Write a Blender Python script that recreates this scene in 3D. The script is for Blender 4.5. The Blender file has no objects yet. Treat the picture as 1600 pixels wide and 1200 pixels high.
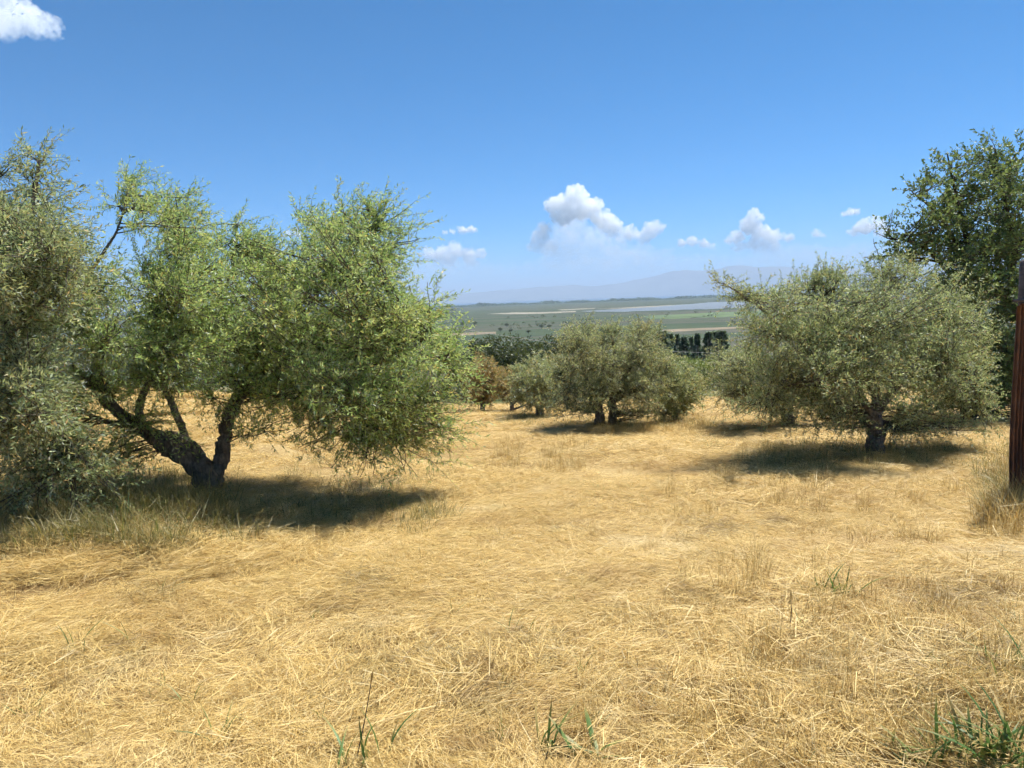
import bpy, math, random
import numpy as np
from mathutils import Matrix, Vector

R = math.radians
sc = bpy.context.scene
RNG = np.random.default_rng(7)

# ------------------------------------------------------------------ camera
CAM_H, F_PX, PITCH, ROLL = 1.65, 1209.0, R(6.2), R(2.1)
FWD = np.array([0, math.cos(PITCH), -math.sin(PITCH)])
_r0 = np.array([1.0, 0, 0]); _u0 = np.array([0, math.sin(PITCH), math.cos(PITCH)])
RIGHT = _r0 * math.cos(ROLL) - _u0 * math.sin(ROLL)
UP = _u0 * math.cos(ROLL) + _r0 * math.sin(ROLL)
CAM = np.array([0, 0, CAM_H])
cd = bpy.data.cameras.new('camera'); cam = bpy.data.objects.new('camera', cd)
sc.collection.objects.link(cam); sc.camera = cam
cd.sensor_width = 36; cd.lens = 36 * F_PX / 1600; cd.clip_start = 0.05; cd.clip_end = 200000
cam.matrix_world = Matrix(((RIGHT[0], UP[0], -FWD[0], 0), (RIGHT[1], UP[1], -FWD[1], 0),
                           (RIGHT[2], UP[2], -FWD[2], CAM_H), (0, 0, 0, 1)))
# ------------------------------------------------------------------ sky, sun, exposure
SUN_EL, SUN_AZ = R(64), R(50)          # azimuth from +Y (view direction) towards +X
w = bpy.data.worlds.new('World'); sc.world = w; w.use_nodes = True
nt = w.node_tree; nt.nodes.clear()
sky = nt.nodes.new('ShaderNodeTexSky'); sky.sky_type = 'NISHITA'; sky.sun_disc = False
sky.sun_elevation = SUN_EL; sky.sun_rotation = SUN_AZ
sky.altitude = 5000; sky.air_density = 1.0; sky.dust_density = 0.0; sky.ozone_density = 10.0
bg = nt.nodes.new('ShaderNodeBackground'); bg.inputs['Strength'].default_value = 0.094
wo = nt.nodes.new('ShaderNodeOutputWorld')
hs = nt.nodes.new('ShaderNodeHueSaturation'); hs.inputs['Saturation'].default_value = 1.15; hs.inputs['Hue'].default_value = .489   # the camera's colour rendering
nt.links.new(sky.outputs[0], hs.inputs['Color']); nt.links.new(hs.outputs[0], bg.inputs[0]); nt.links.new(bg.outputs[0], wo.inputs[0])
sd = bpy.data.lights.new('sun', 'SUN'); sd.energy = 4.8; sd.angle = R(0.53); sd.color = (1.0, 0.965, 0.90)
sun = bpy.data.objects.new('sun', sd); sc.collection.objects.link(sun)
sdir = Vector((math.sin(SUN_AZ) * math.cos(SUN_EL), math.cos(SUN_AZ) * math.cos(SUN_EL), math.sin(SUN_EL)))
sun.rotation_euler = sdir.to_track_quat('Z', 'Y').to_euler()
sun.location = (0, 0, 30)
vs = sc.view_settings
vs.view_transform = 'Standard'; vs.look = 'None'; vs.exposure = 0.88; vs.gamma = 1; vs.use_curve_mapping = False
cy = sc.cycles
cy.max_bounces = 14; cy.diffuse_bounces = 3; cy.glossy_bounces = 1; cy.transmission_bounces = 4
cy.volume_bounces = 14; cy.use_denoising = True; cy.use_adaptive_sampling = True; cy.adaptive_threshold = .045; cy.adaptive_min_samples = 24
cy.volume_step_rate = .25

# ------------------------------------------------------------------ helpers
def ray(x, y):
    return FWD + (x - 800) / F_PX * RIGHT + (600 - y) / F_PX * UP

def pt(x, y, depth):                    # point seen at pixel (x, y), at a given distance along +Y
    d = ray(x, y); return CAM + d * (depth / d[1])

PLAIN = -32.0
def sstep(a, b, v):
    t = np.clip((v - a) / (b - a), 0, 1); return t * t * (3 - 2 * t)

BUMPS = []
def height(x, y):
    x = np.asarray(x, float); y = np.asarray(y, float)
    yy = np.clip(y, -30, 45)
    g = -(0.05 * yy + np.where(yy > 0, 0.00117 * yy * yy, 0))
    far = np.maximum(y - 45, 0)
    g = g - 0.12 * np.minimum(far, 400)
    k = 8.0                             # soft landing on the plain
    g = PLAIN + np.logaddexp(0, (g - PLAIN) / k * 2) * k / 2
    g = g + .085 * np.logaddexp(0, (-x - 2.5) * 1.2) / 1.2 * (1 - sstep(38, 110, np.hypot(x, y)))
    r = np.hypot(x, y); fade = 1 - sstep(60, 200, r)
    n = (0.035 * np.sin(1.1 * x + 0.7 * y + 1.3) * np.sin(0.9 * y - 0.5 * x) + 0.02 * np.sin(2.7 * x - 1.2 * y) * np.sin(2.1 * y + .8 * x)
         + 0.012 * np.sin(6.1 * x + 2.2 * y) * np.sin(5.3 * y - 2.4 * x))
    g = g + n * fade
    for bx, by, rx, ry, h in BUMPS:
        g = g + h * np.exp(-((x - bx) / rx) ** 2 - ((y - by) / ry) ** 2)
    return g

STEPS = np.geomspace(.5, 3000, 420)
def ground_at(x, y):                    # pixel -> point on the ground (marched)
    d = ray(x, y); d = d / d[1]
    P = CAM + d * STEPS[:, None]
    hit = np.nonzero(P[:, 2] < height(P[:, 0], P[:, 1]))[0]
    if len(hit):
        k = max(hit[0], 1); a, b = STEPS[k - 1], STEPS[k]
        for _ in range(3):
            tt = np.linspace(a, b, 9); Q = CAM + d * tt[:, None]
            q = np.nonzero(Q[:, 2] < height(Q[:, 0], Q[:, 1]))[0]; q = max(q[0] if len(q) else 8, 1); a, b = tt[q - 1], tt[q]
        q = CAM + d * b
        return np.array([q[0], q[1], float(height(q[0], q[1]))])
    return CAM + d * 60000

_b = [(ground_at(120, 862), 1.6, .35, .10), (ground_at(330, 800), .7, .5, .08), (ground_at(430, 712), .35, .4, .16),
      (ground_at(1380, 900), 1.2, .7, .07), (ground_at(1500, 1010), .9, .6, .08), (ground_at(1330, 1090), .5, .3, .06),
      (ground_at(860, 715), 1.2, 1.2, .06)]
BUMPS = [(p[0], p[1], rx, ry, h) for p, rx, ry, h in _b]

def link(o, parent=None):
    sc.collection.objects.link(o)
    if parent is not None: o.parent = parent
    return o

def mesh_obj(name, verts, faces, mat, parent=None, smooth=False, origin=None):
    """faces: int array (n,3|4), or list of such arrays."""
    verts = np.asarray(verts, np.float32)
    if origin is not None: verts = verts - np.asarray(origin, np.float32)
    if not isinstance(faces, list): faces = [faces]
    faces = [np.asarray(f, np.int32) for f in faces if len(f)]
    me = bpy.data.meshes.new(name)
    me.vertices.add(len(verts)); me.vertices.foreach_set('co', verts.ravel())
    nl = sum(f.size for f in faces); npoly = sum(len(f) for f in faces)
    me.loops.add(nl); me.loops.foreach_set('vertex_index', np.concatenate([f.ravel() for f in faces]))
    tot = np.concatenate([np.full(len(f), f.shape[1], np.int32) for f in faces])
    st = np.concatenate([[0], np.cumsum(tot)[:-1]]).astype(np.int32)
    me.polygons.add(npoly); me.polygons.foreach_set('loop_start', st)
    me.polygons.foreach_set('use_smooth', np.full(npoly, smooth))
    me.update(calc_edges=True)
    if mat: me.materials.append(mat)
    o = bpy.data.objects.new(name, me)
    if origin is not None and parent is None: o.location = origin
    return link(o, parent)

def empty(name, loc):
    o = bpy.data.objects.new(name, None); o.empty_display_size = .2; o.location = loc
    return link(o)

def tag(o, label=None, cat=None, group=None, kind=None):
    if label: o['label'] = label
    if cat: o['category'] = cat
    if group: o['group'] = group
    if kind: o['kind'] = kind
    return o

def unit(v):
    return v / np.maximum(np.linalg.norm(v, axis=-1, keepdims=True), 1e-9)

def smooth_path(pts, n):
    pts = np.asarray(pts, float)
    P = np.vstack([2 * pts[0] - pts[1], pts, 2 * pts[-1] - pts[-2]])
    u = np.linspace(0, len(pts) - 1 - 1e-6, n); i = u.astype(int); t = (u - i)[:, None]
    a, b, c, d = P[i], P[i + 1], P[i + 2], P[i + 3]
    return .5 * (2 * b + (c - a) * t + (2 * a - 5 * b + 4 * c - d) * t * t + (3 * b - a - 3 * c + d) * t ** 3)

def tube(pts, rad, sides, rough=0.0, rng=RNG, cap=True):
    pts = np.asarray(pts, float); n = len(pts); rad = np.asarray(rad, float)
    tan = unit(np.gradient(pts, axis=0))
    ref = np.where(np.abs(tan[:, 2:3]) > .9, [[1.0, 0, 0]], [[0, 0, 1.0]])
    u = unit(np.cross(tan, ref)); v = np.cross(tan, u)
    for i in range(1, n):                # keep the frame from flipping
        q = u[i - 1] - tan[i] * np.dot(u[i - 1], tan[i]); u[i] = q / max(np.linalg.norm(q), 1e-9); v[i] = np.cross(tan[i], u[i])
    a = np.linspace(0, 2 * math.pi, sides, endpoint=False)
    ph = rng.uniform(0, 6.28, 4)
    k = np.arange(n)[:, None]
    lump = 1 + rough * (.5 * np.sin(2 * a + ph[0] + .35 * k) + .5 * np.sin(3 * a + ph[1] - .5 * k) + .35 * np.sin(5 * a + ph[2] + .9 * k) + rng.normal(0, .25, (n, sides)))
    r = rad[:, None] * lump
    V = pts[:, None] + r[..., None] * (np.cos(a)[None, :, None] * u[:, None] + np.sin(a)[None, :, None] * v[:, None])
    V = V.reshape(-1, 3)
    j = np.arange(sides); jn = (j + 1) % sides
    Fq = np.concatenate([np.stack([i * sides + j, i * sides + jn, (i + 1) * sides + jn, (i + 1) * sides + j], 1) for i in range(n - 1)])
    Ft = np.zeros((0, 3), int)
    if cap:
        V = np.vstack([V, pts[-1]]); t = len(V) - 1; o = (n - 1) * sides
        Ft = np.stack([o + j, o + jn, np.full(sides, t)], 1)
    return V, Fq, Ft

class Acc:
    def __init__(s): s.v = []; s.q = []; s.t = []; s.n = 0
    def add(s, V, Q=None, T=None):
        s.v.append(V)
        if Q is not None and len(Q): s.q.append(np.asarray(Q) + s.n)
        if T is not None and len(T): s.t.append(np.asarray(T) + s.n)
        s.n += len(V)
    def build(s, name, mat, parent=None, smooth=False, origin=None):
        fs = []
        if s.q: fs.append(np.concatenate(s.q))
        if s.t: fs.append(np.concatenate(s.t))
        return mesh_obj(name, np.concatenate(s.v), fs, mat, parent, smooth, origin)

# ------------------------------------------------------------------ materials
class NT:
    def __init__(s, name):
        s.m = bpy.data.materials.new(name); s.m.use_nodes = True; s.t = s.m.node_tree; s.t.nodes.clear()
        s.out = s.t.nodes.new('ShaderNodeOutputMaterial')
    def n(s, ty, ins=None, **kw):
        nd = s.t.nodes.new('ShaderNode' + ty)
        for k, v in kw.items(): setattr(nd, k, v)
        for k, v in (ins or {}).items(): s.set(nd.inputs[k], v)
        return nd
    def set(s, sock, v):
        if isinstance(v, bpy.types.NodeSocket): s.t.links.new(v, sock)
        elif isinstance(v, tuple) and len(v) == 3 and sock.type == 'RGBA': sock.default_value = (*v, 1)
        else: sock.default_value = v
    def math(s, op, a, b=0.0, clamp=False):
        return s.n('Math', {0: a, 1: b}, operation=op, use_clamp=clamp).outputs[0]
    def mix(s, f, a, b, blend='MIX'):
        nd = s.n('Mix', data_type='RGBA', blend_type=blend)
        s.set(nd.inputs['Factor'], f); s.set(nd.inputs[6], a); s.set(nd.inputs[7], b); return nd.outputs[2]
    def ramp(s, f, stops, interp='LINEAR'):
        nd = s.n('ValToRGB', {0: f}); cr = nd.color_ramp; cr.interpolation = interp
        while len(cr.elements) < len(stops): cr.elements.new(.5)
        for e, (p, c) in zip(cr.elements, stops): e.position = p; e.color = (*c, 1)
        return nd.outputs[0]
    def noise(s, vec, scale, detail=4.0, rough=.55):
        nd = s.n('TexNoise', {'Scale': scale, 'Detail': detail, 'Roughness': rough})
        if vec is not None: s.set(nd.inputs['Vector'], vec)
        return nd.outputs[0]
    def maprange(s, v, a, b, c=0.0, d=1.0):
        return s.n('MapRange', {0: v, 1: a, 2: b, 3: c, 4: d}, interpolation_type='SMOOTHSTEP').outputs[0]
    def done(s, shader, vol=False):
        s.t.links.new(shader, s.out.inputs['Volume' if vol else 'Surface']); return s.m

def leaf_mat(name, stops, back, trans=.35, nscale=1.6, rough=.5, backmix=.75, patch=None, gain=1.0):
    b = NT(name); geo = b.n('NewGeometry')
    c = b.ramp(geo.outputs['Random Per Island'], stops)
    n1 = b.noise(geo.outputs['Position'], nscale, 3)
    if patch is not None:
        c = b.mix(b.maprange(n1, .5, .72, 0, patch[1]), c, patch[0])
    v = b.maprange(b.noise(geo.outputs['Position'], nscale * 2.3, 2), .3, .7, 1.0 * gain, 1.45 * gain)
    c = b.mix(1.0, c, b.n('CombineColor', {0: v, 1: v, 2: v}).outputs[0], 'MULTIPLY')
    c2 = b.mix(b.math('MULTIPLY', geo.outputs['Backfacing'], backmix), c, back)
    p = b.n('BsdfPrincipled', {'Base Color': c2, 'Roughness': rough, 'Specular IOR Level': .45})
    tr = b.n('BsdfTranslucent', {'Color': b.mix(.5, c, (.38, .42, .10))})
    mx = b.n('MixShader', {0: trans, 1: p.outputs[0], 2: tr.outputs[0]})
    return b.done(mx.outputs[0])

OLIVE = [(0, (.062, .100, .044)), (.30, (.158, .222, .096)), (.55, (.255, .325, .150)), (.80, (.380, .415, .210)), (.93, (.40, .315, .14)), (1, (.46, .26, .10))]
M = {}
M['olive'] = leaf_mat('olive_leaf', OLIVE, (.52, .56, .46), .46, gain=1.15, patch=((.30, .22, .075), .3))
M['olive_bright'] = leaf_mat('olive_leaf_fresh', [(0, (.070, .138, .042)), (.35, (.185, .305, .085)), (.7, (.315, .435, .125)), (.92, (.45, .47, .15)), (1, (.54, .33, .10))], (.52, .56, .46), .48, gain=1.28, patch=((.44, .38, .10), .45))
M['olive_dull'] = leaf_mat('olive_leaf_dull', [(0, (.075, .10, .048)), (.4, (.205, .245, .115)), (.75, (.325, .355, .18)), (.93, (.42, .37, .18)), (1, (.50, .31, .12))], (.52, .56, .46), .44, gain=1.15, patch=((.42, .26, .09), .55))
M['olive_rust'] = leaf_mat('olive_leaf_rusty', [(0, (.13, .12, .048)), (.4, (.28, .235, .09)), (.75, (.44, .28, .105)), (1, (.56, .29, .11))], (.34, .31, .19), .36, patch=((.50, .21, .07), .55))
M['dark'] = leaf_mat('broad_leaf', [(0, (.024, .060, .024)), (.45, (.055, .125, .042)), (.8, (.11, .19, .055)), (1, (.19, .25, .07))], (.14, .18, .09), .32, nscale=.9, gain=1.2, patch=((.17, .21, .045), .4))
M['wood_leaf'] = leaf_mat('woodland_leaf', [(0, (.016, .032, .012)), (.5, (.035, .065, .02)), (1, (.085, .125, .03))], (.05, .08, .03), .2, nscale=.12, patch=((.10, .14, .03), .5), gain=.5)
M['pine'] = leaf_mat('conifer_needles', [(0, (.022, .042, .026)), (.6, (.045, .078, .044)), (1, (.08, .12, .06))], (.07, .10, .06), .15, nscale=.08, patch=((.07, .10, .035), .6), gain=2.0)
M['scrub'] = leaf_mat('scrub_leaf', [(0, (.08, .12, .02)), (.6, (.15, .20, .03)), (1, (.24, .27, .05))], (.16, .2, .06), .3, nscale=.6)
M['green'] = leaf_mat('green_blade', [(0, (.045, .10, .02)), (.6, (.09, .17, .035)), (1, (.17, .23, .06))], (.09, .15, .04), .35, nscale=3)
M['shade_grass'] = leaf_mat('undergrowth_blade', [(0, (.07, .08, .022)), (.4, (.15, .135, .045)), (.7, (.28, .20, .075)), (1, (.46, .34, .15))], (.2, .18, .07), .3, nscale=1.2, patch=((.10, .14, .035), .6))

def straw_mat(name, k=1.0, stem=False):
    b = NT(name); geo = b.n('NewGeometry'); oi = b.n('ObjectInfo')
    r = b.math('FRACT', b.math('ADD', geo.outputs['Random Per Island'], oi.outputs['Random']))
    c = b.ramp(r, [(0, (.34 * k, .21 * k, .060 * k)), (.2, (.55 * k, .38 * k, .125 * k)), (.6, (.715 * k, .52 * k, .19 * k)), (.9, (.81 * k, .635 * k, .285 * k)), (1, (.82 * k, .68 * k, .37 * k))])
    n1 = b.noise(geo.outputs['Position'], .55, 4)
    c = b.mix(b.maprange(n1, .50, .70, 0, .65), c, (.43 * k, .27 * k, .085 * k))
    c = b.mix(b.maprange(b.noise(geo.outputs['Position'], 4.5, 3), .56, .72, 0, .55), c, (.30 * k, .18 * k, .06 * k))
    c = b.mix(b.maprange(b.noise(geo.outputs['Position'], .9, 4), .56, .74, 0, .55), c, (.82 * k, .69 * k, .40 * k))
    n2 = b.noise(geo.outputs['Position'], 2.1, 3)
    c = b.mix(b.maprange(n2, .58, .78, 0, .35), c, (.44 * k, .35 * k, .11 * k))
    p = b.n('BsdfPrincipled', {'Base Color': c, 'Roughness': .5, 'Specular IOR Level': .35})
    tr = b.n('BsdfTranslucent', {'Color': c})
    return b.done(b.n('MixShader', {0: .18, 1: p.outputs[0], 2: tr.outputs[0]}).outputs[0])
M['straw'] = straw_mat('dry_straw')
M['straw_dull'] = straw_mat('standing_dry_grass', .86)

def bark_mat(name, a, c):
    b = NT(name); tc = b.n('TexCoord'); geo = b.n('NewGeometry')
    mp = b.n('Mapping', {'Vector': geo.outputs['Position'], 'Scale': (1, 1, .35)}).outputs[0]
    n = b.noise(mp, 28, 6, .65)
    col = b.ramp(n, [(.3, a), (.55, tuple((x + y) / 2 for x, y in zip(a, c))), (.75, c)])
    bp = b.n('Bump', {'Height': b.noise(mp, 40, 5, .7), 'Strength': .9, 'Distance': .02}).outputs[0]
    return b.done(b.n('BsdfPrincipled', {'Base Color': col, 'Roughness': .9, 'Normal': bp}).outputs[0])
M['bark'] = bark_mat('olive_bark', (.07, .054, .042), (.36, .30, .24))
M['twig'] = bark_mat('twig_bark', (.06, .048, .035), (.17, .14, .10))
M['bark_dark'] = bark_mat('dark_bark', (.03, .024, .018), (.09, .07, .05))

def plain_mat(name, stops, scale, rough=.95, bump=0):
    b = NT(name); geo = b.n('NewGeometry')
    c = b.ramp(b.noise(geo.outputs['Position'], scale, 6, .6), stops)
    return b.done(b.n('BsdfPrincipled', {'Base Color': c, 'Roughness': rough}).outputs[0])

def ground_mat():
    b = NT('ground_soil'); geo = b.n('NewGeometry'); P = geo.outputs['Position']
    sx = b.n('SeparateXYZ', {0: P})
    y = sx.outputs[1]
    near = b.ramp(b.noise(P, 1.1, 8, .65), [(.3, (.22, .150, .065)), (.5, (.38, .275, .12)), (.7, (.50, .375, .17))])
    near = b.mix(b.maprange(b.noise(P, 30, 4, .7), .35, .65, 0, .55), near, (.24, .15, .06))
    slope = b.ramp(b.noise(P, .06, 6), [(.35, (.06, .08, .025)), (.5, (.13, .13, .05)), (.65, (.30, .24, .11))])
    mp = b.n('Mapping', {'Vector': P, 'Scale': (.40, 2.2, 1)}).outputs[0]
    n = b.noise(mp, .0032, 7, .62)
    plain = b.ramp(n, [(.30, (.030, .052, .026)), (.40, (.065, .085, .045)), (.47, (.040, .065, .034)), (.53, (.095, .090, .068)), (.60, (.050, .078, .038)), (.68, (.105, .105, .072)), (.74, (.19, .165, .11))])
    spk = b.maprange(b.noise(mp, .05, 5, .7), .5, .72, 0, .5)
    plain = b.mix(spk, plain, (.055, .075, .03))
    c = b.mix(b.maprange(y, 44, 60), near, slope)
    c = b.mix(b.maprange(y, 260, 420), c, plain)
    bp = b.n('Bump', {'Height': b.noise(P, 60, 5, .7), 'Strength': .6, 'Distance': .02}).outputs[0]
    return b.done(b.n('BsdfPrincipled', {'Base Color': c, 'Roughness': .95, 'Normal': bp, 'Specular IOR Level': .1}).outputs[0])

def water_mat(name, col, rough):
    b = NT(name); geo = b.n('NewGeometry')
    bp = b.n('Bump', {'Height': b.noise(geo.outputs['Position'], .15, 4), 'Strength': .35, 'Distance': .6}).outputs[0]
    return b.done(b.n('BsdfPrincipled', {'Base Color': col, 'Roughness': rough, 'IOR': 1.33, 'Normal': bp}).outputs[0])

# ------------------------------------------------------------------ ground, water, fields, hills
ang = np.linspace(0, 2 * math.pi, 360, endpoint=False)
rad = np.concatenate([[.35], .35 * (42000 / .35) ** (np.arange(1, 190) / 189)])
X = rad[:, None] * np.sin(ang)[None]; Y = rad[:, None] * np.cos(ang)[None]
V = np.stack([X, Y, height(X, Y)], -1).reshape(-1, 3)
n = len(ang); j = np.arange(n); jn = (j + 1) % n
Fq = np.concatenate([np.stack([i * n + j, (i + 1) * n + j, (i + 1) * n + jn, i * n + jn], 1) for i in range(len(rad) - 1)])
V = np.vstack([V, [0, 0, float(height(0, 0))]])
Ft = np.stack([j, jn, np.full(n, len(V) - 1)], 1)[:, ::-1]
tag(mesh_obj('ground', V, [Fq[:, ::-1], Ft], ground_mat(), smooth=True), kind='structure')

def plain_pt(x, y, z=PLAIN):
    d = ray(x, y); t = (z - CAM[2]) / d[2]; return CAM + d * t

def sheet(name, outline_px, lift, mat, wob=.06, seed=0, n=14):
    """irregular flat sheet on the plain; outline from pixels intersected with the plain."""
    rng = np.random.default_rng(seed)
    c = np.array([plain_pt(*p, PLAIN + lift) for p in outline_px])
    pts = []
    for a, b in zip(c, np.roll(c, -1, 0)):
        for t in np.linspace(0, 1, n, endpoint=False): pts.append(a + (b - a) * t)
    pts = np.array(pts); ctr = pts.mean(0)
    k = np.arange(len(pts)); m = 1 + wob * (np.sin(k * .9 + rng.uniform(0, 6)) * .5 + np.sin(k * 2.3 + rng.uniform(0, 6)) * .5 + rng.normal(0, .4, len(k)))
    pts[:, 1] = ctr[1] + (pts[:, 1] - ctr[1]) * m
    pts[:, 2] = PLAIN + lift
    Vv = np.vstack([pts, ctr]); Vv[-1, 2] = PLAIN + lift
    N = len(pts); i = np.arange(N)
    return tag(mesh_obj(name, Vv, np.stack([i, (i + 1) % N, np.full(N, N)], 1), mat), kind='structure')

m_sand = plain_mat('pale_sand', [(.3, (.17, .15, .10)), (.7, (.36, .32, .24))], .02)
m_straw_field = plain_mat('mown_field', [(.3, (.13, .105, .06)), (.7, (.26, .20, .12))], .03)
m_marsh = plain_mat('green_marsh', [(.3, (.05, .085, .03)), (.7, (.11, .16, .05))], .01)
m_lake = water_mat('lake_water', (.16, .18, .19), .45)
m_sea = water_mat('sea_water', (.06, .11, .16), .4)
sheet('lake', [(905, 486.5), (1010, 480.3), (1110, 472.5), (1300, 464), (1420, 461), (1420, 468), (1230, 478.5), (1090, 483.5), (960, 487.3)], .30, m_lake, .05, 1)
sheet('mudflat', [(930, 483), (1010, 478.7), (1085, 474.6), (1200, 469.5), (1200, 471.5), (1090, 477), (1010, 481.2)], .18, m_sand, .08, 2)
sheet('sand_bank', [(760, 490.5), (800, 488.2), (850, 487.6), (900, 485.8), (900, 487.4), (850, 489.9), (800, 491)], .15, m_sand, .1, 3)
sheet('sand_bank', [(870, 483.8), (930, 481.2), (930, 482.2), (880, 485)], .15, m_sand, .1, 4)
sheet('marsh', [(1000, 494), (1150, 486.5), (1300, 481), (1300, 487), (1150, 494.5), (1020, 499)], .12, m_marsh, .12, 5)
sheet('pale_field', [(1035, 515), (1200, 508.5), (1200, 511), (1035, 519)], .12, m_straw_field, .1, 6)
sheet('mown_field', [(640, 523), (775, 518), (775, 521.5), (640, 528)], .14, m_straw_field, .1, 7)

# sea beyond the far wood
sx = np.linspace(-30000, 30000, 40); sv = [(x, 5350 + 120 * math.sin(x / 900) + 90 * math.sin(x / 370 + 1), PLAIN + .5) for x in sx] + [(x, 30000, PLAIN + .5) for x in sx]
i = np.arange(39)
tag(mesh_obj('sea', np.array(sv), np.stack([i, i + 1, i + 41, i + 40], 1), m_sea), kind='structure')

# far mountains: a long ridged massif across the bay
def ridge_px(x):                        # ridge line, pixels above the horizon
    k = np.interp(x, [300, 560, 700, 780, 850, 930, 990, 1040, 1090, 1150, 1220, 1300, 1400, 1600, 1900],
                  [2, 6, 9, 15, 18, 17, 21, 30, 36, 38, 33, 30, 26, 20, 10])
    return k
nx, ny = 260, 26
gx = np.linspace(-12000, 20000, nx); gy = np.linspace(0, 1, ny)
D0 = 21000
px = 800 + gx / D0 * F_PX
top = ridge_px(px) / F_PX * D0 + (-PLAIN)
rr = np.random.default_rng(3)
hv = []
for a in gy:
    prof = math.sin(min(a, .999) * math.pi) ** .8
    rough = .06 * np.sin(gx / 420 + a * 9) + .05 * np.sin(gx / 230 - a * 14 + 1) + .03 * np.sin(gx / 97 + a * 31)
    z = PLAIN + np.maximum(top * prof * (1 + rough * (1 - abs(a - .5))), 0) - (3 if a in (0, 1) else 0)
    hv.append(np.stack([gx, np.full(nx, D0 - 2500 + 5000 * a), z], 1))
hv = np.concatenate(hv)
ii, jj = np.meshgrid(np.arange(ny - 1), np.arange(nx - 1), indexing='ij'); k = (ii * nx + jj).ravel()
tag(mesh_obj('mountains', hv, np.stack([k, k + 1, k + nx + 1, k + nx], 1),
             plain_mat('mountain_hazed', [(.35, (.10, .125, .13)), (.65, (.17, .19, .19))], .002), smooth=True), kind='structure')  # blue-grey of the distance haze put into the mountain colour

# ------------------------------------------------------------------ foliage machinery
def leaf_faces(base, d, nrm, L, W):
    side = unit(np.cross(d, nrm))
    m = base + d * (L * .42)[:, None]
    V = np.stack([base, m + side * (W / 2)[:, None], base + d * L[:, None], m - side * (W / 2)[:, None]], 1).reshape(-1, 3)
    k = np.arange(len(base)) * 4
    return V, np.stack([k, k + 1, k + 2, k + 3], 1)

def twigs_and_leaves(tb, td, tl, n_leaf, Lr, Wr, droop, wind, rng, twig_r=.0022, spread=.9):
    """vectorised twigs (base, direction, length) that carry leaf pairs. Returns leaf (V,Q) and twig (V,Q)."""
    T = len(tb)
    sag = np.zeros((T, 3)); sag[:, 2] = -droop; sag += wind
    def at(s): return tb + td * (tl * s)[:, None] + sag * (tl * s * s)[:, None]
    S = (np.arange(n_leaf) + 1) / n_leaf
    base = np.concatenate([at(np.clip(np.full(T, s) + rng.normal(0, .03, T), .02, 1)) for s in S])
    tan = np.concatenate([unit(td + 2 * sag * s) for s in S])
    rnd = unit(rng.normal(0, 1, base.shape))
    perp = unit(rnd - tan * (rnd * tan).sum(1, keepdims=True))
    d = unit(tan * rng.uniform(.35, 1.0, (len(base), 1)) + perp * spread + wind * .9)
    nr = rng.normal(0, .75, base.shape); nr[:, 2] += .7
    nr = unit(nr - d * (nr * d).sum(1, keepdims=True))
    L = rng.uniform(*Lr, len(base)); W = L * rng.uniform(*Wr, len(base))
    leaves = leaf_faces(base, d, nr, L, W)
    # twig: three-sided tube through three points
    pts = np.stack([tb, at(np.full(T, .5)), at(np.ones(T))], 1)
    a0 = unit(np.cross(td, np.array([.3, .5, .81]) + 0 * td)); b0 = np.cross(td, a0)
    rr_ = np.array([1.0, .75, .35]) * twig_r
    ring = []
    for q in range(3):
        for an in (0, 2.094, 4.189):
            ring.append(pts[:, q] + rr_[q] * (a0 * math.cos(an) + b0 * math.sin(an)))
    Vt = np.stack(ring, 1).reshape(-1, 3)
    o = (np.arange(T) * 9)[:, None]
    qs = []
    for q in range(2):
        for s in range(3):
            qs.append(np.concatenate([o + q * 3 + s, o + q * 3 + (s + 1) % 3, o + q * 3 + 3 + (s + 1) % 3, o + q * 3 + 3 + s], 1))
    return leaves, (Vt, np.concatenate(qs))

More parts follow.
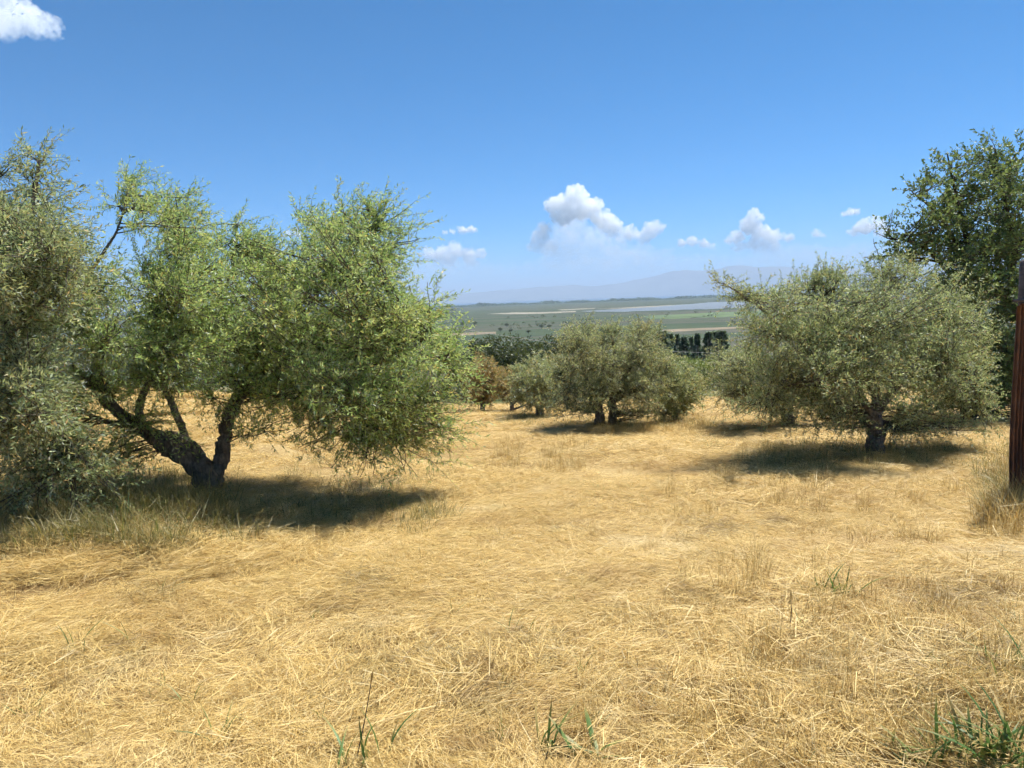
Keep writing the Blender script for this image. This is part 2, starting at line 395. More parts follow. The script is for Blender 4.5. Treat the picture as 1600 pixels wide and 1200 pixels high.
def build_tree(name, label, cat, base_px, limbs, lobes, leaves, mat, seed, Lr=(.045, .075), Wr=(.19, .27), droop=.35, up=.25,
               wind=(0, 0, 0), tw_len=(.16, .36), n_leaf=18, depth_spread=1.0, group=None, bark='bark', twig_r=.0022, sub=9, dist=None,
               sparse=None, depth=None, sub_r=.011, tips=None):
    """limbs: [[(x,y,off,r), ...], ...] in photo pixels and metres of depth; first is the trunk.
    lobes: (x, y, rx, ry[, off[, weight]])"""
    rng = np.random.default_rng(seed)
    B = ground_at(*base_px) if depth is None else None
    if depth is not None:
        B = pt(base_px[0], base_px[1], depth); B[2] = float(height(B[0], B[1]))
    D = B[1]; mpp = D / F_PX
    root = empty(name, B); tag(root, label, cat, group)
    cloud = []
    for li, lb in enumerate(limbs):
        P = np.array([pt(x, y, D + o) for x, y, o, r in lb])
        if li == 0:
            P[0] = B - np.array([0, 0, .12])
        n = max(12, int(7 * len(lb)))
        path = smooth_path(P, n)
        r = np.interp(np.linspace(0, len(lb) - 1, n), np.arange(len(lb)), [q[3] for q in lb])
        if li == 0: r[0] *= 1.45; r[1] *= 1.2
        path[1:-1] += rng.normal(0, .10, (n - 2, 3)) * r[1:-1, None]
        Vv, Q, T = tube(path, r * .80, 16, .19, rng)
        mesh_obj('trunk' if li == 0 else 'branch', Vv, [Q, T], M[bark], root, True, B)
        keep = path[1:] if li else path[n // 2:]
        cloud.append(np.concatenate([keep, r[-len(keep):, None]], 1))
    cloud = np.concatenate(cloud)
    # expand lobes into depth
    full = []
    cx = np.mean([l[0] for l in lobes]); cyy = np.mean([l[1] for l in lobes])
    for l in lobes:
        x, y, rx, ry = l[:4]; off = l[4] if len(l) > 4 and l[4] is not None else rng.uniform(-.35, .35) * depth_spread; wt = l[5] if len(l) > 5 else 1.0
        full.append((x, y, rx, ry, off, wt))
        if wt >= .9 and depth_spread > 0:
            for s in (-1, 1):
                full.append((cx + (x - cx) * .80 + rng.uniform(-8, 8), cyy + (y - cyy) * .84 + rng.uniform(-6, 6), rx * .92, ry * .92,
                             off + s * depth_spread * rng.uniform(.75, 1.15), wt * (.55 if s < 0 else .5)))
    area = np.array([l[2] * l[3] * l[5] for l in full]); share = area / area.sum()
    sb = Acc(); TB = []; TD = []
    n_tw_tot = leaves / n_leaf
    for l, sh in zip(full, share):
        x, y, rx, ry, off, wt = l
        C = pt(x, y, D + off); rx_m = rx * mpp * (1 + off / D); ry_m = ry * mpp * (1 + off / D); rz_m = (rx_m * .6 + ry_m * .4)
        dist2 = ((cloud[:, :3] - C) ** 2).sum(1); below = np.maximum(cloud[:, 2] - C[2] + .1, 0)
        near_i = np.argsort(dist2 + 2 * below ** 2)[:7]
        n_tw = max(4, int(n_tw_tot * sh)); n_sub = max(2, int(min(sub, 1 + n_tw / 10)))
        for k in range(n_sub):
            A = cloud[near_i[min(int(abs(rng.normal(0, 2.6))), len(near_i) - 1)]]
            u = unit(rng.normal(0, 1, 3)); u[2] = u[2] * .9 + up * .5; rad_ = rng.uniform(.45, .95)
            E = C + u * rad_ * np.array([rx_m, rz_m, ry_m])
            ctrl = (A[:3] * .45 + C * .55) + rng.normal(0, .12, 3) * min(rx_m, 1) + np.array([0, 0, .12 * ry_m])
            t = np.linspace(0, 1, 7)[:, None]
            path = (1 - t) ** 2 * A[:3] + 2 * t * (1 - t) * ctrl + t * t * E
            path[1:-1] += rng.normal(0, .02 * min(1, rx_m * 2), (5, 3))
            r0 = min(sub_r * min(1, .35 + .65 * wt), A[3] * .8); Vv, Q, T = tube(path, np.linspace(r0, .003, 7), 5, 0, rng); sb.add(Vv, Q, T)
            m = max(1, n_tw // n_sub)
            # twigs sprout along the part of the sub-branch that lies in the lobe
            s = rng.uniform(.28, 1.0, m) ** .8
            p = (1 - s[:, None]) ** 2 * A[:3] + 2 * (s * (1 - s))[:, None] * ctrl + (s * s)[:, None] * E
            p = p + rng.normal(0, .30, (m, 3)) * np.array([rx_m, rz_m, ry_m]) * (.22 + .30 * s[:, None])
            out = unit((p - C) / np.array([rx_m, rz_m, ry_m]))
            d = unit(.55 * out + .35 * unit(E - A[:3]) + rng.normal(0, .42, (m, 3)) + np.array([0, 0, up]))
            TB.append(p); TD.append(d)
    TB = np.concatenate(TB); TD = np.concatenate(TD); TL = rng.uniform(*tw_len, len(TB))
    gz = height(TB[:, 0], TB[:, 1]) + .25
    ok = TB[:, 2] > gz; TB, TD, TL = TB[ok], TD[ok], TL[ok]
    # lower twigs hang more
    hrel = np.clip((TB[:, 2] - B[2]) / 3.0, 0, 1)
    dr = droop * (1.25 - .9 * hrel)
    lv, tw = twigs_and_leaves(TB, TD, TL, n_leaf, Lr, Wr, dr, np.array(wind), rng, twig_r)
    tag(mesh_obj('foliage', lv[0], lv[1], M[mat], root, False, B), kind='stuff')
    sb.add(*tw)
    tag(sb.build('twigs', M['twig'], root, True, B), kind='stuff')
    return root

WIND = (.28, 0, .02)
# the big olive in the left foreground
build_tree('olive_tree', 'big olive tree in the left foreground with thick leaning forked limbs and wide green crown', 'olive tree', (325, 772),
    [[(325, 772, 0, .17), (322, 745, 0, .15), (312, 725, 0, .14)],
     [(318, 742, 0, .13), (285, 712, -.05, .115), (250, 690, -.1, .11), (215, 665, -.15, .085), (180, 640, -.2, .065), (150, 612, -.3, .05), (110, 570, -.4, .035)],
     [(330, 742, .05, .10), (300, 700, .1, .09), (272, 684, .12, .075), (240, 678, .1, .06), (205, 665, .1, .05), (170, 660, 0, .035), (120, 640, -.2, .025)],
     [(335, 755, .05, .12), (345, 715, .08, .10), (352, 680, .1, .095), (362, 640, .12, .085), (400, 590, .2, .07), (455, 540, .3, .06), (520, 500, .3, .05), (545, 460, .25, .04), (570, 400, .2, .03), (595, 345, .15, .018)],
     [(215, 668, -.12, .06), (218, 635, -.1, .05), (228, 605, -.05, .042), (245, 580, 0, .04), (265, 520, .1, .033), (275, 440, .1, .024), (280, 350, .1, .014)],
     [(300, 712, .25, .07), (285, 670, .4, .055), (268, 630, .5, .045), (260, 590, .6, .04), (320, 500, .6, .03), (365, 420, .5, .02), (370, 350, .5, .012)],
     [(180, 640, -.2, .04), (150, 560, -.3, .035), (136, 480, -.3, .028), (140, 430, -.3, .022), (165, 390, -.3, .018), (185, 355, -.3, .014), (200, 300, -.3, .01)],
     [(400, 592, .2, .05), (470, 600, .1, .045), (540, 585, -.1, .038), (600, 560, -.2, .03), (660, 530, -.2, .022), (690, 560, -.2, .012)],
     [(470, 600, .1, .02), (520, 622, -.2, .014), (560, 640, -.3, .010), (590, 650, -.3, .006)],
     [(455, 540, .3, .035), (500, 450, .4, .028), (525, 380, .4, .02), (540, 330, .4, .012)]],
    [(203, 282, 30, 26), (190, 322, 26, 22), (225, 315, 26, 30), (262, 345, 46, 42), (285, 312, 22, 20), (300, 400, 60, 56), (365, 385, 42, 46), (372, 342, 20, 18), (170, 445, 58, 50), (250, 460, 92, 70), (390, 450, 75, 75),
     (140, 520, 70, 60), (240, 540, 100, 62), (345, 530, 85, 80), (440, 540, 80, 85), (505, 365, 42, 45), (545, 360, 58, 55), (585, 330, 26, 24), (615, 345, 30, 32), (560, 318, 18, 16), (632, 400, 40, 50), (520, 440, 72, 66),
     (600, 450, 66, 62), (665, 465, 34, 40), (560, 530, 90, 70), (655, 535, 58, 62), (702, 570, 24, 50), (610, 600, 86, 62), (505, 610, 72, 56), (685, 625, 36, 50),
     (395, 610, 60, 42, None, .6), (150, 600, 60, 50, None, .7), (560, 655, 80, 42, None, .95), (650, 665, 50, 42, None, .9), (480, 660, 60, 38, None, .7), (545, 692, 56, 34, None, .8), (615, 692, 60, 32, None, .8),
     (100, 640, 55, 50, None, .6), (195, 690, 45, 35, None, .28), (430, 665, 45, 30, None, .35), (150, 720, 45, 35, -.4, .35), (440, 400, 38, 55, .6, 1), (455, 455, 50, 55, .5, 1), (470, 350, 20, 30, .5, .7), (712, 610, 22, 50, 0, .8), (690, 690, 28, 30, 0, .35),
     (300, 600, 90, 30, .8, .6), (200, 590, 60, 36, .9, .7), (470, 690, 50, 30, -.3, .45), (600, 712, 64, 30, -.3, .8), (700, 695, 32, 34, -.2, .7), (60, 700, 60, 50, -.2, .6), (500, 705, 56, 30, -.4, .7), (420, 690, 46, 30, -.5, .5), (200, 655, 50, 36, -.6, .5), (120, 730, 56, 36, -.6, .55), (180, 735, 44, 30, -.6, .4), (390, 640, 50, 30, -.6, .6), (655, 730, 44, 22, -.3, .5), (550, 735, 50, 20, -.3, .45), (430, 610, 70, 40, .9, .8), (700, 660, 24, 30, -.2, .4), (540, 728, 36, 18, -.3, .35), (655, 712, 40, 24, -.2, .45), (285, 660, 34, 26, -.5, .18), (350, 668, 26, 26, -.4, .16), (235, 650, 36, 26, -.5, .25), (165, 665, 40, 30, -.5, .35), (330, 625, 50, 26, -.3, .5), (250, 590, 90, 42, -.7, .6), (350, 600, 66, 42, -.6, .6), (150, 590, 60, 40, -.6, .6), (420, 630, 50, 34, -.4, .5), (722, 560, 20, 40, -.1, .9), (726, 612, 18, 40, -.2, .9), (712, 655, 24, 30, -.2, .8), (575, 735, 44, 16, None, .3), (645, 735, 40, 16, None, .3)],
    225000, 'olive_bright', 11, wind=WIND, depth_spread=1.25, sub=11, Lr=(.036, .062), Wr=(.2, .28))
build_tree('olive_tree', 'tall olive tree cut off by the left edge with drooping lower boughs', 'olive tree', (-130, 800),
    [[(-130, 800, 0, .18), (-120, 740, 0, .15), (-110, 690, 0, .13)],
     [(-112, 700, 0, .11), (-70, 620, -.1, .08), (-20, 540, -.1, .06), (20, 450, -.1, .045), (45, 350, 0, .03), (62, 250, 0, .012)],
     [(-112, 700, 0, .09), (-110, 600, .2, .07), (-90, 480, .3, .05), (-50, 380, .3, .03), (-10, 280, .2, .015)],
     [(-90, 660, -.1, .06), (-40, 640, -.3, .05), (20, 630, -.5, .035), (70, 650, -.6, .025), (110, 700, -.6, .015)],
     [(-20, 540, -.1, .04), (40, 500, -.2, .03), (90, 440, -.2, .02), (115, 400, -.2, .01)]],
    [(64, 243, 20, 22), (58, 285, 28, 26), (2, 262, 24, 28), (-20, 330, 60, 50), (45, 345, 66, 48), (95, 385, 52, 44), (20, 430, 80, 62), (110, 455, 56, 48), (60, 520, 85, 62), (-50, 480, 90, 90),
     (-80, 400, 80, 80), (-60, 590, 100, 70), (40, 600, 80, 58), (10, 680, 70, 50), (75, 690, 60, 44, -.5, .6), (20, 745, 55, 40, -.6, .6), (100, 745, 50, 38, -.6, .45), (50, 790, 60, 28, -.5, .35), (-80, 690, 80, 60), (130, 790, 45, 25, -.7, .3), (60, 640, 70, 50, -.4, .9), (120, 690, 50, 44, -.5, .6), (30, 805, 66, 30, -.6, .7), (170, 770, 44, 32, -.8, .5), (90, 780, 60, 34, -.7, .6), (120, 815, 50, 20, -.8, .4), (-60, 770, 80, 40, -.3, .6)],
    115000, 'olive', 12, wind=WIND, depth_spread=1.1, Lr=(.038, .064), Wr=(.2, .28))
# right-hand olives
build_tree('olive_tree', 'broad round olive tree on the right with short thick trunk and one stray top-left bough', 'olive tree', (1370, 706),
    [[(1370, 706, 0, .16), (1368, 680, 0, .135), (1366, 655, 0, .125), (1364, 640, 0, .115)],
     [(1364, 650, 0, .085), (1345, 622, -.1, .07), (1315, 598, -.15, .055), (1275, 565, -.2, .045), (1230, 520, -.2, .03), (1180, 475, -.2, .02), (1130, 442, -.2, .009)],
     [(1366, 648, 0, .085), (1395, 610, .1, .07), (1430, 570, .1, .055), (1470, 520, .1, .04), (1510, 490, .1, .02)],
     [(1366, 648, 0, .08), (1368, 600, .15, .06), (1372, 540, .2, .045), (1385, 480, .2, .03), (1395, 430, .2, .012)],
     [(1345, 622, -.1, .05), (1325, 570, .2, .04), (1300, 510, .3, .03), (1290, 450, .3, .014)],
     [(1430, 570, .1, .04), (1480, 590, -.2, .03), (1530, 600, -.2, .015)],
     [(1315, 598, -.15, .04), (1260, 600, -.4, .03), (1200, 610, -.4, .016)]],
    [(1128, 446, 24, 20, -.2, .6), (1152, 462, 26, 24, -.2, .8), (1190, 462, 36, 36), (1245, 462, 52, 38), (1310, 452, 55, 36), (1370, 440, 45, 36), (1425, 438, 58, 36), (1480, 470, 52, 46), (1522, 505, 36, 44),
     (1185, 520, 52, 48), (1250, 530, 75, 60), (1335, 520, 80, 66), (1420, 520, 84, 66), (1500, 560, 58, 60), (1215, 590, 66, 50), (1300, 600, 72, 48), (1400, 590, 80, 54), (1480, 620, 66, 50), (1530, 610, 30, 44),
     (1250, 640, 70, 30, None, .8), (1450, 660, 66, 28, None, .8), (1325, 648, 48, 24, None, .5), (1520, 665, 36, 26, None, .6), (1395, 672, 42, 20, None, .45), (1330, 662, 52, 24, None, .9), (1430, 678, 56, 20, None, .8), (1190, 645, 50, 24, None, .9), (1490, 672, 50, 22, None, .9), (1250, 662, 56, 20, None, .8), (1300, 680, 40, 12, -.4, .5), (1275, 668, 40, 14, None, .4)],
    150000, 'olive', 21, wind=(.08, 0, .02), depth_spread=1.25, droop=.3, Lr=(.034, .056), Wr=(.24, .32))
build_tree('olive_tree', 'low olive tree behind the left flank of the broad right-hand olive', 'olive tree', (1232, 664),
    [[(1232, 664, 0, .15), (1230, 640, 0, .12), (1225, 620, 0, .11)], [(1226, 630, 0, .07), (1190, 590, 0, .05), (1150, 560, 0, .02)], [(1226, 625, 0, .07), (1250, 580, .1, .05), (1260, 530, .1, .02)]],
    [(1128, 575, 32, 34), (1165, 550, 40, 34), (1150, 605, 50, 34), (1200, 590, 50, 44), (1250, 590, 60, 50), (1120, 625, 26, 26), (1190, 635, 60, 20), (1280, 620, 50, 30)],
    48000, 'olive_dull', 22, Lr=(.045, .07), depth_spread=1.1, twig_r=.003)
build_tree('leafy_tree', 'tall dark green broadleaf tree rising behind the right-hand olive at the right edge', 'tree', (1520, 684),
    [[(1520, 684, 0, .2), (1515, 640, 0, .17), (1520, 590, 0, .15)],
     [(1518, 600, 0, .12), (1500, 520, 0, .09), (1515, 420, 0, .06), (1505, 350, 0, .045), (1490, 290, 0, .03), (1480, 240, 0, .012)],
     [(1518, 600, 0, .11), (1560, 500, .2, .08), (1585, 400, .2, .06), (1570, 310, .1, .035), (1555, 235, .1, .012)],
     [(1508, 470, 0, .06), (1470, 410, -.1, .045), (1430, 380, -.1, .03), (1385, 372, -.1, .012)],
     [(1515, 420, 0, .05), (1470, 340, .1, .035), (1425, 300, .1, .014)],
     [(1585, 400, .2, .05), (1620, 330, .2, .035), (1640, 260, .2, .012)],
     [(1518, 600, 0, .08), (1570, 560, -.3, .05), (1620, 520, -.4, .03)],
     [(1470, 410, -.1, .03), (1410, 400, -.1, .02), (1350, 402, -.1, .008)]],
    [(1485, 258, 26, 22), (1455, 292, 28, 24), (1515, 245, 24, 22), (1555, 222, 20, 16), (1480, 318, 34, 26), (1560, 265, 40, 36), (1600, 262, 40, 50), (1420, 302, 20, 16, 0, .6), (1395, 325, 16, 14, 0, .45), (1500, 320, 50, 40), (1560, 330, 55, 45), (1378, 345, 20, 15, 0, .6), (1362, 368, 16, 12, 0, .45),
     (1430, 360, 40, 34), (1480, 380, 50, 40), (1360, 402, 24, 12, 0, .5), (1540, 400, 60, 46), (1600, 390, 55, 60), (1410, 400, 38, 26), (1570, 470, 55, 56), (1500, 450, 60, 50), (1630, 480, 60, 70), (1550, 550, 50, 56), (1600, 580, 50, 60),
     (1555, 630, 40, 40), (1500, 600, 60, 50), (1610, 650, 50, 36), (1440, 640, 60, 40), (1650, 300, 50, 60), (1560, 660, 40, 28), (1590, 640, 44, 40), (1535, 668, 36, 18), (1640, 600, 60, 70)],
    66000, 'dark', 23, Lr=(.05, .085), Wr=(.42, .6), n_leaf=14, droop=.15, up=.2, tw_len=(.2, .42), depth_spread=1.0, bark='bark_dark', twig_r=.004, depth=15.0, sub_r=.018)
# middle olives at the end of the clearing
build_tree('olive_tree', 'round olive tree with two dark stems standing alone in the middle of the clearing', 'olive tree', (940, 665),
    [[(938, 665, 0, .14), (936, 645, 0, .12), (934, 628, 0, .11)], [(957, 664, .1, .13), (958, 645, .1, .11), (958, 625, .1, .10), (985, 570, .1, .05), (1000, 520, .1, .02)],
     [(934, 632, 0, .08), (915, 590, 0, .055), (905, 525, 0, .02)], [(936, 630, 0, .08), (960, 570, .1, .05), (955, 520, .1, .02)], [(958, 628, .1, .06), (1010, 600, 0, .04), (1045, 580, 0, .02)], [(934, 632, 0, .05), (890, 600, -.1, .035), (868, 590, 0, .015)]],
    [(905, 512, 28, 24), (896, 535, 36, 30), (955, 530, 36, 30), (1005, 512, 36, 24), (1030, 535, 26, 28), (880, 565, 32, 34), (935, 570, 56, 42), (1000, 565, 52, 44), (1042, 575, 26, 32), (880, 610, 34, 30), (945, 612, 56, 28), (1010, 612, 46, 28), (1045, 615, 26, 28),
     (905, 640, 40, 16, None, .7), (1000, 640, 40, 16, None, .7), (1040, 645, 22, 14, None, .9), (895, 648, 34, 12, None, .9), (985, 650, 34, 11, None, .9), (1020, 652, 26, 10, None, .9), (870, 640, 22, 16, None, .9)],
    85000, 'olive_dull', 31, Lr=(.045, .07), depth_spread=1.3, twig_r=.003)
build_tree('olive_tree', 'small bushy olive with rusty lower leaves just right of the two-stemmed olive', 'olive tree', (1056, 662),
    [[(1056, 662, 0, .09), (1056, 645, 0, .07), (1058, 630, 0, .06)], [(1057, 640, 0, .05), (1072, 615, 0, .03), (1080, 592, 0, .012)], [(1057, 640, 0, .05), (1045, 610, 0, .03), (1040, 590, 0, .012)]],
    [(1050, 600, 26, 26), (1078, 590, 20, 24), (1070, 620, 30, 24), (1045, 630, 28, 22), (1075, 645, 24, 14), (1045, 652, 22, 10)],
    17000, 'olive_dull', 32, Lr=(.06, .10), depth_spread=.6, twig_r=.003)
build_tree('olive_tree', 'olive tree with dark trunk tucked behind the left side of the two-stemmed olive', 'olive tree', (842, 650),
    [[(842, 650, 0, .15), (842, 634, 0, .13), (840, 620, 0, .11)], [(841, 626, 0, .08), (825, 600, 0, .05), (815, 580, 0, .02)], [(841, 626, 0, .08), (855, 595, 0, .05), (860, 570, 0, .02)]],
    [(815, 588, 24, 24), (840, 575, 26, 22), (862, 585, 24, 24), (812, 610, 22, 20), (840, 605, 32, 22), (868, 618, 26, 24), (855, 636, 22, 12), (822, 632, 18, 12), (868, 648, 18, 8, None, .8)],
    24000, 'olive_dull', 33, Lr=(.07, .11), depth_spread=1.2, twig_r=.004)
build_tree('olive_tree', 'rusty brown olive tree at the far left end of the clearing', 'olive tree', (754, 645),
    [[(754, 645, 0, .12), (754, 630, 0, .10), (755, 615, 0, .09)], [(755, 620, 0, .06), (740, 595, 0, .04), (732, 580, 0, .015)], [(755, 620, 0, .06), (765, 590, 0, .04), (775, 570, 0, .015)]],
    [(755, 568, 22, 18), (735, 585, 22, 22), (775, 585, 20, 22), (755, 598, 28, 20), (728, 612, 20, 20), (780, 608, 16, 18), (742, 626, 20, 10, None, .9), (772, 624, 20, 12, None, .9), (730, 632, 16, 8, None, .8)],
    19000, 'olive_rust', 34, Lr=(.07, .11), depth_spread=1.3, twig_r=.004)
build_tree('olive_tree', 'low rust-tinged olive between the rusty olive and the dark-trunked one', 'olive tree', (800, 645),
    [[(800, 645, 0, .09), (800, 636, 0, .07), (800, 626, 0, .06)], [(800, 632, 0, .05), (788, 610, 0, .03), (785, 595, 0, .012)], [(800, 632, 0, .05), (812, 620, 0, .03), (815, 600, 0, .012)], [(800, 640, 0, .05), (815, 635, -.1, .03), (825, 630, -.1, .015)]],
    [(798, 590, 16, 18), (790, 610, 16, 16), (808, 608, 16, 18), (800, 622, 18, 10, None, .8)],
    9000, 'olive_rust', 35, Lr=(.07, .11), depth_spread=.8, twig_r=.004)

# ------------------------------------------------------------------ woodland below the clearing
def far_tree_mesh(seed, kind):
    """unit tree of 1 m height; returns leaf and trunk arrays"""
    rng = np.random.default_rng(seed); Vl = []; n = 0
    if kind == 'pine':
        N = 3200; h = rng.uniform(.04, 1, N) ** .9
        r = .19 * (1 - h) ** .9 * (.75 + .35 * np.sin(h * 38 + rng.uniform(0, 6))) * rng.uniform(.3, 1, N) ** .5 + .006
        a = rng.uniform(0, 6.283, N); b = np.stack([r * np.cos(a), r * np.sin(a), h - .25 * r], 1)
        d = unit(np.stack([np.cos(a), np.sin(a), rng.uniform(-.3, .6, N)], 1)); L = rng.uniform(.03, .06, N); W = L * .5
    else:
        C = []; 
        for k in range(22):
            u = unit(rng.normal(0, 1, 3)); q = rng.uniform(.3, 1) ** .6
            C.append(np.array([0, 0, .60 if kind == 'broad' else .45]) + u * q * np.array([.30, .30, .27 if kind == 'broad' else .40]))
        C = np.array(C); N = 5600; i = rng.integers(0, len(C), N)
        u = unit(rng.normal(0, 1, (N, 3))); b = C[i] + u * (rng.uniform(.3, 1, N) ** .5 * rng.uniform(.08, .15, N))[:, None]
        d = unit(u + rng.normal(0, .6, (N, 3))); L = rng.uniform(.02, .042, N); W = L * .6
    nr = rng.normal(0, .7, b.shape); nr[:, 2] += .6; nr = unit(nr - d * (nr * d).sum(1, keepdims=True))
    lv = leaf_faces(b, d, nr, L, W)
    path = np.array([[0, 0, -.06], [.01, 0, .15], [-.008, .01, .4], [0, 0, .72 if kind != 'pine' else .95]])
    tr = tube(smooth_path(path, 9), np.linspace(.03, .006, 9), 7, .1, rng)
    return lv, tr

FAR = {}
for kind, seeds in (('broad', (41, 42, 43, 44)), ('pine', (51, 52, 53)), ('scrub', (61, 62))):
    for s in seeds:
        lv, tr = far_tree_mesh(s, kind)
        lo = mesh_obj('crown', lv[0], lv[1], M[{'broad': 'wood_leaf', 'pine': 'pine', 'scrub': 'scrub'}[kind]]); to = mesh_obj('trunk', tr[0], [tr[1], tr[2]], M['bark_dark'], smooth=True)
        FAR.setdefault(kind, []).append((lo.data, to.data)); bpy.data.objects.remove(lo); bpy.data.objects.remove(to)

def far_tree(name, kind, v, loc, h, label, cat, group, rng, wide=1.0):
    root = empty(name, loc); tag(root, label, cat, group)
    root.scale = (h * wide, h * wide, h); root.rotation_euler = (0, 0, rng.uniform(0, 6.28))
    a, b = FAR[kind][v % len(FAR[kind])]
    tag(link(bpy.data.objects.new('crown', a), root), kind='stuff'); link(bpy.data.objects.new('trunk', b), root)
    return root

rngf = np.random.default_rng(5)
def px_tree(name, kind, v, x, ytop, depth, label, cat, group, wide=1.0):
    top = pt(x, ytop, depth); g = float(height(top[0], top[1]))
    return far_tree(name, kind, v, (top[0], top[1], g), max(top[2] - g, 1.0), label, cat, group, rngf, wide)
GW = 'woodland trees below the clearing'
near_wood = [('leafy_tree', 732, 530, 78, 'dark broadleaf tree half hidden behind the right edge of the big left olive'),
             ('leafy_tree', 758, 521, 92, 'dark green broadleaf tree above the rusty brown olive'),
             ('leafy_tree', 784, 518, 88, 'darkest broadleaf tree in the gap left of the two-stemmed olive'),
             ('leafy_tree', 812, 517, 96, 'rounded green broadleaf tree above the low rust-tinged olive'),
             ('leafy_tree', 838, 520, 84, 'mid green broadleaf tree close to the left crown edge of the two-stemmed olive'),
             ('leafy_tree', 866, 519, 100, 'broadleaf tree mostly hidden behind the left crown of the two-stemmed olive')]
for q, (nm, x, yt, dp, lb) in enumerate(near_wood):
    px_tree(nm, 'broad', q, x, yt, dp, lb, 'tree', GW, .95)
CON = ['first', 'second', 'third', 'fourth', 'fifth', 'sixth', 'seventh', 'eighth', 'ninth']
for q in range(9):
    px_tree('conifer_tree', 'pine', q, 1036 + q * 11.5 + rngf.uniform(-4, 4), 523 + rngf.uniform(-6, 6) - .3 * q, 190 + rngf.uniform(-14, 14),
            f'{CON[q]} dark conifer from the left in the row between the middle and right olives', 'conifer', 'row of dark conifers', rngf.uniform(.8, 1.6))
SH = [(1056, 544, 70, 'yellow-green bush below the conifers beside the two-stemmed olive'), (1078, 549, 66, 'bright yellow-green bush in the centre of the gap below the conifers'),
      (1098, 546, 74, 'yellow-green bush below the conifers beside the right-hand olive'), (1084, 566, 52, 'pale green bush lowest in the gap right of the two-stemmed olive')]
for q, (x, yt, dp, lb) in enumerate(SH):
    px_tree('bush', 'scrub' if q < 3 else 'broad', q, x, yt, dp, lb, 'bush', 'bushes in the right-hand gap', 1.1)
FB = [(722, 507, 'left'), (742, 506, ''), (792, 508.5, ''), (846, 511, ''), (858, 510.5, ''), (782, 516, ''), (798, 517.5, ''), (826, 519, '')]
FBL = ['leftmost dark bush on the far plain beside the big left olive', 'second dark bush from the left on the far plain', 'lone small dark bush in the middle of the grey plain',
       'left one of two dark bushes close to the crown of the two-stemmed olive', 'right one of two dark bushes close to the crown of the two-stemmed olive',
       'left one of three bushes just above the dark woodland', 'middle one of three bushes just above the dark woodland', 'right one of three bushes just above the dark woodland']
for q, ((x, yb, _), lb) in enumerate(zip(FB, FBL)):
    p = plain_pt(x, yb + 3); p[2] = PLAIN
    far_tree('bush', 'broad', q, p, 6 * p[1] / F_PX * 1.25, lb, 'bush', 'bushes on the far plain', rngf, 1.5)

# low scrub on the plain and the far shore wood: nobody could count them
def clump_mass(name, centres, sizes, mat, per, seed, flat=.55):
    rng = np.random.default_rng(seed); N = len(centres) * per
    c = np.repeat(centres, per, 0); s = np.repeat(sizes, per)
    u = unit(rng.normal(0, 1, (N, 3))); u[:, 2] = np.abs(u[:, 2])
    b = c + u * (s * rng.uniform(.4, 1, N) ** .5)[:, None] * np.array([1, 1, flat * 1.8])
    d = unit(u + rng.normal(0, .7, u.shape)); nr = rng.normal(0, 1, u.shape); nr[:, 2] += .8
    nr = unit(nr - d * (nr * d).sum(1, keepdims=True)); L = s * rng.uniform(.35, .7, N)
    lv = leaf_faces(b, d, nr, L, L * .6)
    return tag(mesh_obj(name, lv[0], lv[1], mat), kind='stuff')
rg = np.random.default_rng(9)
nC = 2800; x = rg.uniform(-3600, 3600, nC); y = 5050 + rg.normal(0, 60, nC) + 60 * np.sin(x / 500)
clump_mass('far_shore_wood', np.stack([x, y, np.full(nC, PLAIN - .5)], 1), rg.uniform(10, 18, nC) * (.8 + .35 * np.sin(x / 130) * np.sin(x / 47 + 2)), M['pine'], 26, 1)
nC = 1500; y = rg.uniform(420, 1500, nC) ** 1.0; x = (rg.uniform(-.75, .75, nC)) * y
mk = np.sin(x / 90 + 1) * np.sin(y / 70) + .5 * np.sin(x / 37) > .25
x, y = x[mk], y[mk]
clump_mass('plain_scrub', np.stack([x, y, np.full(len(x), PLAIN)], 1), rg.uniform(1.4, 3.6, len(x)), M['wood_leaf'], 22, 2)
# wooded slope seen between the trunks
nC = 900; y = rg.uniform(110, 330, nC); x = rg.uniform(-.8, .8, nC) * y
clump_mass('slope_scrub', np.stack([x, y, height(x, y)], 1), rg.uniform(.8, 2.0, nC), M['wood_leaf'], 40, 3)

# ------------------------------------------------------------------ overhead cable on two poles
def utility_pole(x, ytop, depth, label):
    t = pt(x, ytop, depth); g = float(height(t[0], t[1])); B = np.array([t[0], t[1], g])
    root = empty('utility_pole', B); tag(root, label, 'pole', 'poles carrying the overhead cable')
    p = np.array([B - [0, 0, .4], B + (t - B) * .5, t + [0, 0, .25]])
    Vv, Q, T = tube(smooth_path(p, 8), np.linspace(.11, .08, 8), 10, .03); mesh_obj('post', Vv, [Q, T], M['bark'], root, True, B)
    Vv, Q, T = tube(np.array([t + [0, -.12, -.06], t + [0, -.12, 0], t + [0, -.12, .08]]), [.03, .05, .03], 8); mesh_obj('insulator', Vv, [Q, T], M['twig'], root, True, B)
    return t + np.array([0, -.12, .08])
a = utility_pole(600, 492, 52, 'slim wooden pole hidden behind the big left olive crown'); c = utility_pole(1330, 556, 66, 'short wooden pole hidden behind the broad right-hand olive')
cable_pts = [a] + [pt(x, y, 52 + 14 * (x - 600) / 730) for x, y in ((680, 507), (745, 518), (810, 528), (870, 536.5), (960, 545), (1060, 549.5), (1130, 552), (1230, 554.5))] + [c]
b = NT('cable_sheath'); M['cable'] = b.done(b.n('BsdfPrincipled', {'Base Color': (.34, .35, .34), 'Roughness': .5}).outputs[0])
Vv, Q, T = tube(smooth_path(cable_pts, 60), np.full(60, .013), 6)
